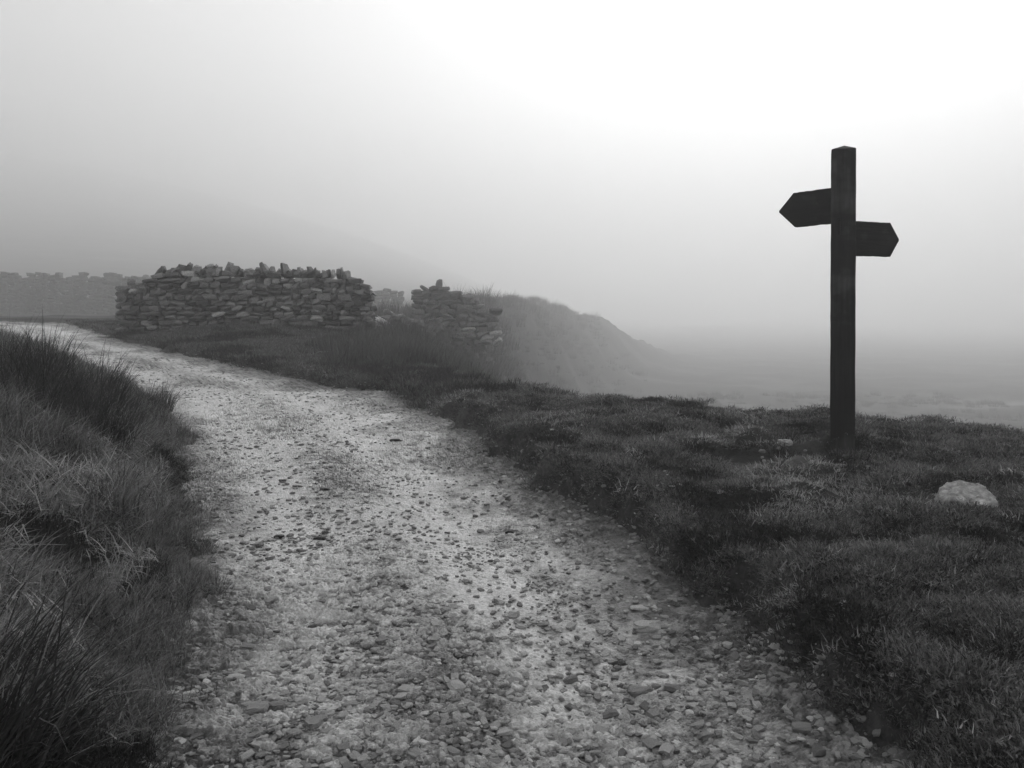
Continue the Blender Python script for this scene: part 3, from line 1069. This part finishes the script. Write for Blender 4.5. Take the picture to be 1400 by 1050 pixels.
plant('dry_grass_tuft', PALE_TUFT, 132, 826, .9, 0, 'pale spiky tuft of dead grass midway down the left bank', 'grass tuft')
plant('dry_stalks', STALK[0], -10, 900, .62, .1, 'long pale dead stalks arching right from the left frame edge', 'dry grass')
plant('dry_stalks', STALK[1], 20, 1000, .62, .2, 'long pale dead stalks rising from the dark corner rushes', 'dry grass')
plant('dry_stalks', STALK[2], 60, 1046, .42, .1, 'short pale dead stalks at the foot of the corner rushes', 'dry grass')

# ---- tufts on the right bank
TUFT = [blades('heath_tuft', 260, .12, .06, .15, .0038, .7, .9, 670 + i, M_DARKTUFT, 3, .08) for i in range(3)]
plant('grass_tuft', TUFT[0], 1150, 630, 1.45, 0, 'dark grass tuft growing round the foot of the signpost', 'grass tuft')
plant('grass_tuft', TUFT[1], 1240, 612, .8, 1, 'dark grass tuft on the turf just right of the signpost', 'grass tuft')
plant('grass_tuft', TUFT[2], 1082, 600, 1.1, 1, 'low dark tussock behind the pale stone left of the signpost', 'grass tuft')
plant('grass_tuft', TUFT[1], 1170, 828, .75, 2, 'dark tussock at the bank edge below the signpost', 'grass tuft')
plant('grass_tuft', TUFT[2], 1328, 890, .5, 3, 'small dark tuft on the turf nearest the lower right corner', 'grass tuft')
plant('grass_tuft', TUFT[0], 1000, 604, .7, 3, 'dark hollow tuft left of the scrape and pale stone', 'grass tuft')
plant('grass_tuft', TUFT[0], 995, 800, .55, 4, 'dark overhanging tuft at the eroded bank lip above the twin pebbles', 'grass tuft')

# ------------------------------------------------------------------ gravel (stuff)
X, Y = field(110000, -14, 1.6, 1.9, 14, 1.9)
dL, dR = road_d(X, Y)
pat = sst(-.3, .5, fbm(X * 1.4, Y * .9, 141, 3))
k = (dL < .05 + .3 * rng.random(len(X)) ** 2) & (dR < .06 + .5 * rng.random(len(X)) ** 2) & (rng.random(len(X)) < .25 + .75 * pat)
X, Y = X[k], Y[k]
s = .0032 + .011 * rng.random(len(X)) ** 5 + .0008 * Y
sc = np.stack([s, s * rng.uniform(.6, 1, len(X)), s * rng.uniform(.22, .5, len(X))], 1)
zg = surf(X, Y) + .004
# flat stones bedded in the running surface close by
XB, YB = field(9000, -2.6, 1.5, 1.9, 7.5, 1.6)
dLb, dRb = road_d(XB, YB)
tb = (XB - XL(YB)) / (XR(YB) - XL(YB))
kb = (dLb < .02) & (dRb < .1) & (rng.random(len(XB)) < .30 + .55 * sst(3.8, 2.6, YB) + .25 * np.exp(-((tb - .45) / .12) ** 2) - .2 * np.exp(-((tb - .68) / .12) ** 2))
XB, YB = XB[kb], YB[kb]
sb = rng.uniform(.009, .017, len(XB)) * (1 + .9 * rng.random(len(XB)) ** 5)
scb = np.stack([sb, sb * rng.uniform(.55, .95, len(XB)), sb * rng.uniform(.25, .5, len(XB))], 1)
X = np.concatenate([X, XB]); Y = np.concatenate([Y, YB]); sc = np.concatenate([sc, scb]); zg = np.concatenate([zg, surf(XB, YB) + .006])
scatter('gravel', 'loose wet gravel spread over the track', np.stack([X, Y, zg], 1), np.stack([rng.normal(0, .15, len(X)), rng.normal(0, .15, len(X)), rng.uniform(0, 6.28, len(X))], 1), sc, rng.integers(0, len(PEBS), len(X)), PEBS)

# ------------------------------------------------------------------ single stones
def stone(px, py, w, h, tone, label, rz=0., rnd=.6, n=5, lift=.25, th=None, name='stone', group=None, jit=.16):
    p = ground_at(px, py + h * .3)
    sx = w / F * p.y / 2
    sz = (th if th else h * .75) / F * p.y / 2
    sy = max(sx * .6, sz * 1.1)
    me = stone_mesh(name, n, rnd, jit, int(px * 7 + py), {'p': M_PALE, 'm': M_MID, 'd': M_DARK, 'l': M_LICHEN}[tone], n == 12)
    p.z += sz * lift
    o = put(name, me, p, (sx, sy, sz), (0, 0, rz), None, label=label, category='stone')
    if group: o['group'] = group
    return o


S = [
    (257, 852, 32, 14, 'p', 'long pale stone lying slantwise at the left edge of the track', -.75),
    (260, 774, 15, 10, 'p', 'round pale pebble on the left track edge above the long slanting stone', 0),
    (886, 854, 42, 18, 'p', 'broad pale stone set in the right side of the track', .1),
    (876, 944, 36, 18, 'm', 'grey stone with a dark undercut in the right wheel track', .1),
    (848, 892, 20, 7, 'p', 'flat pale stone resting above a dark one in the right wheel track', 0),
    (846, 906, 20, 11, 'd', 'dark stone just below a flat pale one in the right wheel track', 0),
    (1062, 883, 17, 10, 'p', 'upper of two pale pebbles below the eroded bank lip', 0),
    (1068, 890, 14, 8, 'p', 'lower of two pale pebbles below the eroded bank lip', 0),
    (1090, 903, 10, 8, 'p', 'bright white pebble in the shadow of the right bank', 0),
    (780, 994, 26, 18, 'p', 'pale wedge shaped stone near the bottom of the track', -.6),
    (780, 927, 20, 16, 'm', 'grey triangular stone set flush in the track', .4),
    (713, 656, 17, 14, 'p', 'pale angular stone at the right track edge near the bend', .3),
    (781, 717, 14, 6, 'p', 'upper of two flat pale stones on the right track edge', 0),
    (782, 724, 13, 6, 'p', 'lower of two flat pale stones on the right track edge', 0),
    (382, 733, 15, 9, 'd', 'dark blocky stone alone in the left wheel track', 0),
    (437, 735, 17, 10, 'd', 'dark rounded stone in the middle of the track', 0),
    (352, 852, 13, 10, 'd', 'dark pebble in the pale lower left wheel track', 0),
    (540, 601, 14, 7, 'd', 'dark stone farthest up the middle of the track', 0),
    (700, 726, 18, 6, 'd', 'dark flat stone in the right wheel track below the bend', 0),
    (444, 668, 12, 6, 'd', 'small dark stone above the two dark stones of the track centre', 0),
    (258, 947, 17, 11, 'p', 'pale angular pebble at the lower left track edge', .4),
    (213, 990, 13, 9, 'p', 'pale rounded pebble at the foot of the left bank', 0),
    (238, 997, 27, 10, 'm', 'long grey stone beside the pebble at the foot of the left bank', .2),
    (335, 882, 32, 9, 'm', 'flat grey slab set in the left wheel track', 0),
    (290, 880, 17, 9, 'm', 'small slanting grey stone left of the flat slab', .4),
    (280, 911, 34, 9, 'm', 'flat grey slab above a dark hollow at the left track edge', 0),
    (297, 928, 15, 10, 'm', 'round grey stone below the slab at the left track edge', 0),
    (322, 925, 22, 11, 'p', 'pale rounded stone half sunk right of the round grey stone', 0),
    (345, 966, 42, 20, 'm', 'large grey sunken stone in the lower left of the track', .1),
    (378, 964, 24, 20, 'm', 'grey stone standing against the large sunken one', .3),
    (412, 957, 20, 16, 'p', 'pale jagged stone right of the large sunken grey ones', .6),
    (478, 962, 24, 12, 'm', 'dark edged grey stone in the lower middle of the track', .2),
    (467, 1003, 17, 11, 'p', 'pale round pebble at the bottom of the left wheel track', 0),
    (404, 1000, 24, 9, 'm', 'flat grey stone left of the pale bottom pebble', 0),
    (388, 893, 7, 7, 'p', 'tiny bright white pebble in the left wheel track', 0),
    (535, 785, 8, 6, 'p', 'bright white chip in the middle of the track', 0),
    (676, 1040, 22, 9, 'm', 'flat stone with a black shadow at the bottom edge of the track', 0),
    (636, 1011, 13, 9, 'p', 'pale pebble above the bottom edge shadowed stone', 0),
    (875, 830, 26, 7, 'p', 'thin pale slab above the broad pale stone on the right', 0),
    (930, 922, 20, 9, 'p', 'pale low stone on the right margin of the track', 0),
    (1036, 1018, 13, 9, 'p', 'left of two pale pebbles at the lower right dirt margin', 0),
    (1051, 1016, 14, 9, 'p', 'right of two pale pebbles at the lower right dirt margin', 0),
    (1112, 975, 16, 9, 'p', 'pale stone on the dirt beneath the lower right bank', 0),
    (985, 671, 11, 7, 'p', 'lone white pebble on the open turf between track and signpost', 0),
    (1072, 603, 22, 11, 'l', 'pale stone in the dark scrape left of the signpost', 0),
    (1150, 636, 16, 9, 'm', 'small grey stone in front of the signpost foot', 0),
    (1186, 638, 10, 7, 'm', 'little grey pebble right of the stone before the signpost', 0),
    (1277, 676, 11, 7, 'p', 'small white stone at the left side of the lichened boulder', 0),
]
for s_ in S:
    stone(*s_[:6], rz=s_[6])
stone(1318, 682, 74, 28, 'l', 'pale lichened boulder sunk in the turf right of the signpost', .25, .95, n=12, lift=.22, th=46, name='boulder', jit=.27)
# pale slabs and a puddle-bright stone at the left end of the wall
stone(147, 459, 26, 5, 'p', 'long pale flat stone by the left foot of the main wall', .1)
stone(162, 450, 8, 6, 'p', 'small pale stone touching the left end of the main wall', 0)
stone(374, 440, 14, 5, 'p', 'pale flat stone at the foot of the main wall middle', 0)
stone(443, 481, 20, 5, 'm', 'grey flat stone lying on the verge below the main wall', 0)

r = random.Random(41)
for i in range(14):
    px, py = r.uniform(1040, 1200), r.uniform(606, 646)
    p = ground_at(px, py); s_ = r.uniform(.010, .022)
    put('pebble', r.choice(SCRAPE), p + Vector((0, 0, -.004)), (s_, s_ * .8, s_ * .55), (.1, .1, r.uniform(0, 6)), None, label='little stone in the bare scrape round the signpost foot', category='pebble', group='small stones in the scrape')
# ---- many pebbles nothing tells apart
r = random.Random(77)
cnt = 0
while cnt < 210:
    px = r.uniform(215, 1150); py = 560 + 490 * r.random() ** .8
    p = ground_at(px, py)
    dl, dr = road_d(np.array([p.x]), np.array([p.y]))
    if dl[0] > .02 or dr[0] > .1: continue
    s = r.uniform(.008, .019) * (1 + .05 * p.y)
    put('pebble', r.choice(PEBS), p + Vector((0, 0, s * .1)), (s, s * r.uniform(.6, .95), s * r.uniform(.25, .5)), (r.uniform(-.2, .2), r.uniform(-.2, .2), r.uniform(0, 6.3)), None,
        label='little loose pebble among the gravel of the track', category='pebble', group='loose pebbles on the track')
    cnt += 1

# ------------------------------------------------------------------ the mist
hm = bpy.data.meshes.new('haze')
hb = bmesh.new(); bmesh.ops.create_cube(hb, size=1); hb.to_mesh(hm); hb.free()
haze = link('haze', hm, None, None, kind='stuff', label='even pale mist over the whole moor')
print('Z', GZ.min(), GZ.max())
zmin = float(GZ.min()) - 1.0; zmax = float(GZ.max()) + 1.0
haze.location = (0, (gy[0] + gy[-1]) / 2, (zmin + zmax) / 2)
haze.scale = (gx[-1] - gx[0] + 10, gy[-1] - gy[0] + 10, zmax - zmin)
hmat = bpy.data.materials.new('mist'); hmat.use_nodes = True
hn = hmat.node_tree; hn.nodes.clear()
pv = hn.nodes.new('ShaderNodeVolumePrincipled')
pv.inputs['Color'].default_value = (.995, .995, .995, 1)
pv.inputs['Density'].default_value = FOG
pv.inputs['Anisotropy'].default_value = FOG_G
ho = hn.nodes.new('ShaderNodeOutputMaterial')
hn.links.new(pv.outputs[0], ho.inputs['Volume'])
hm.materials.append(hmat)
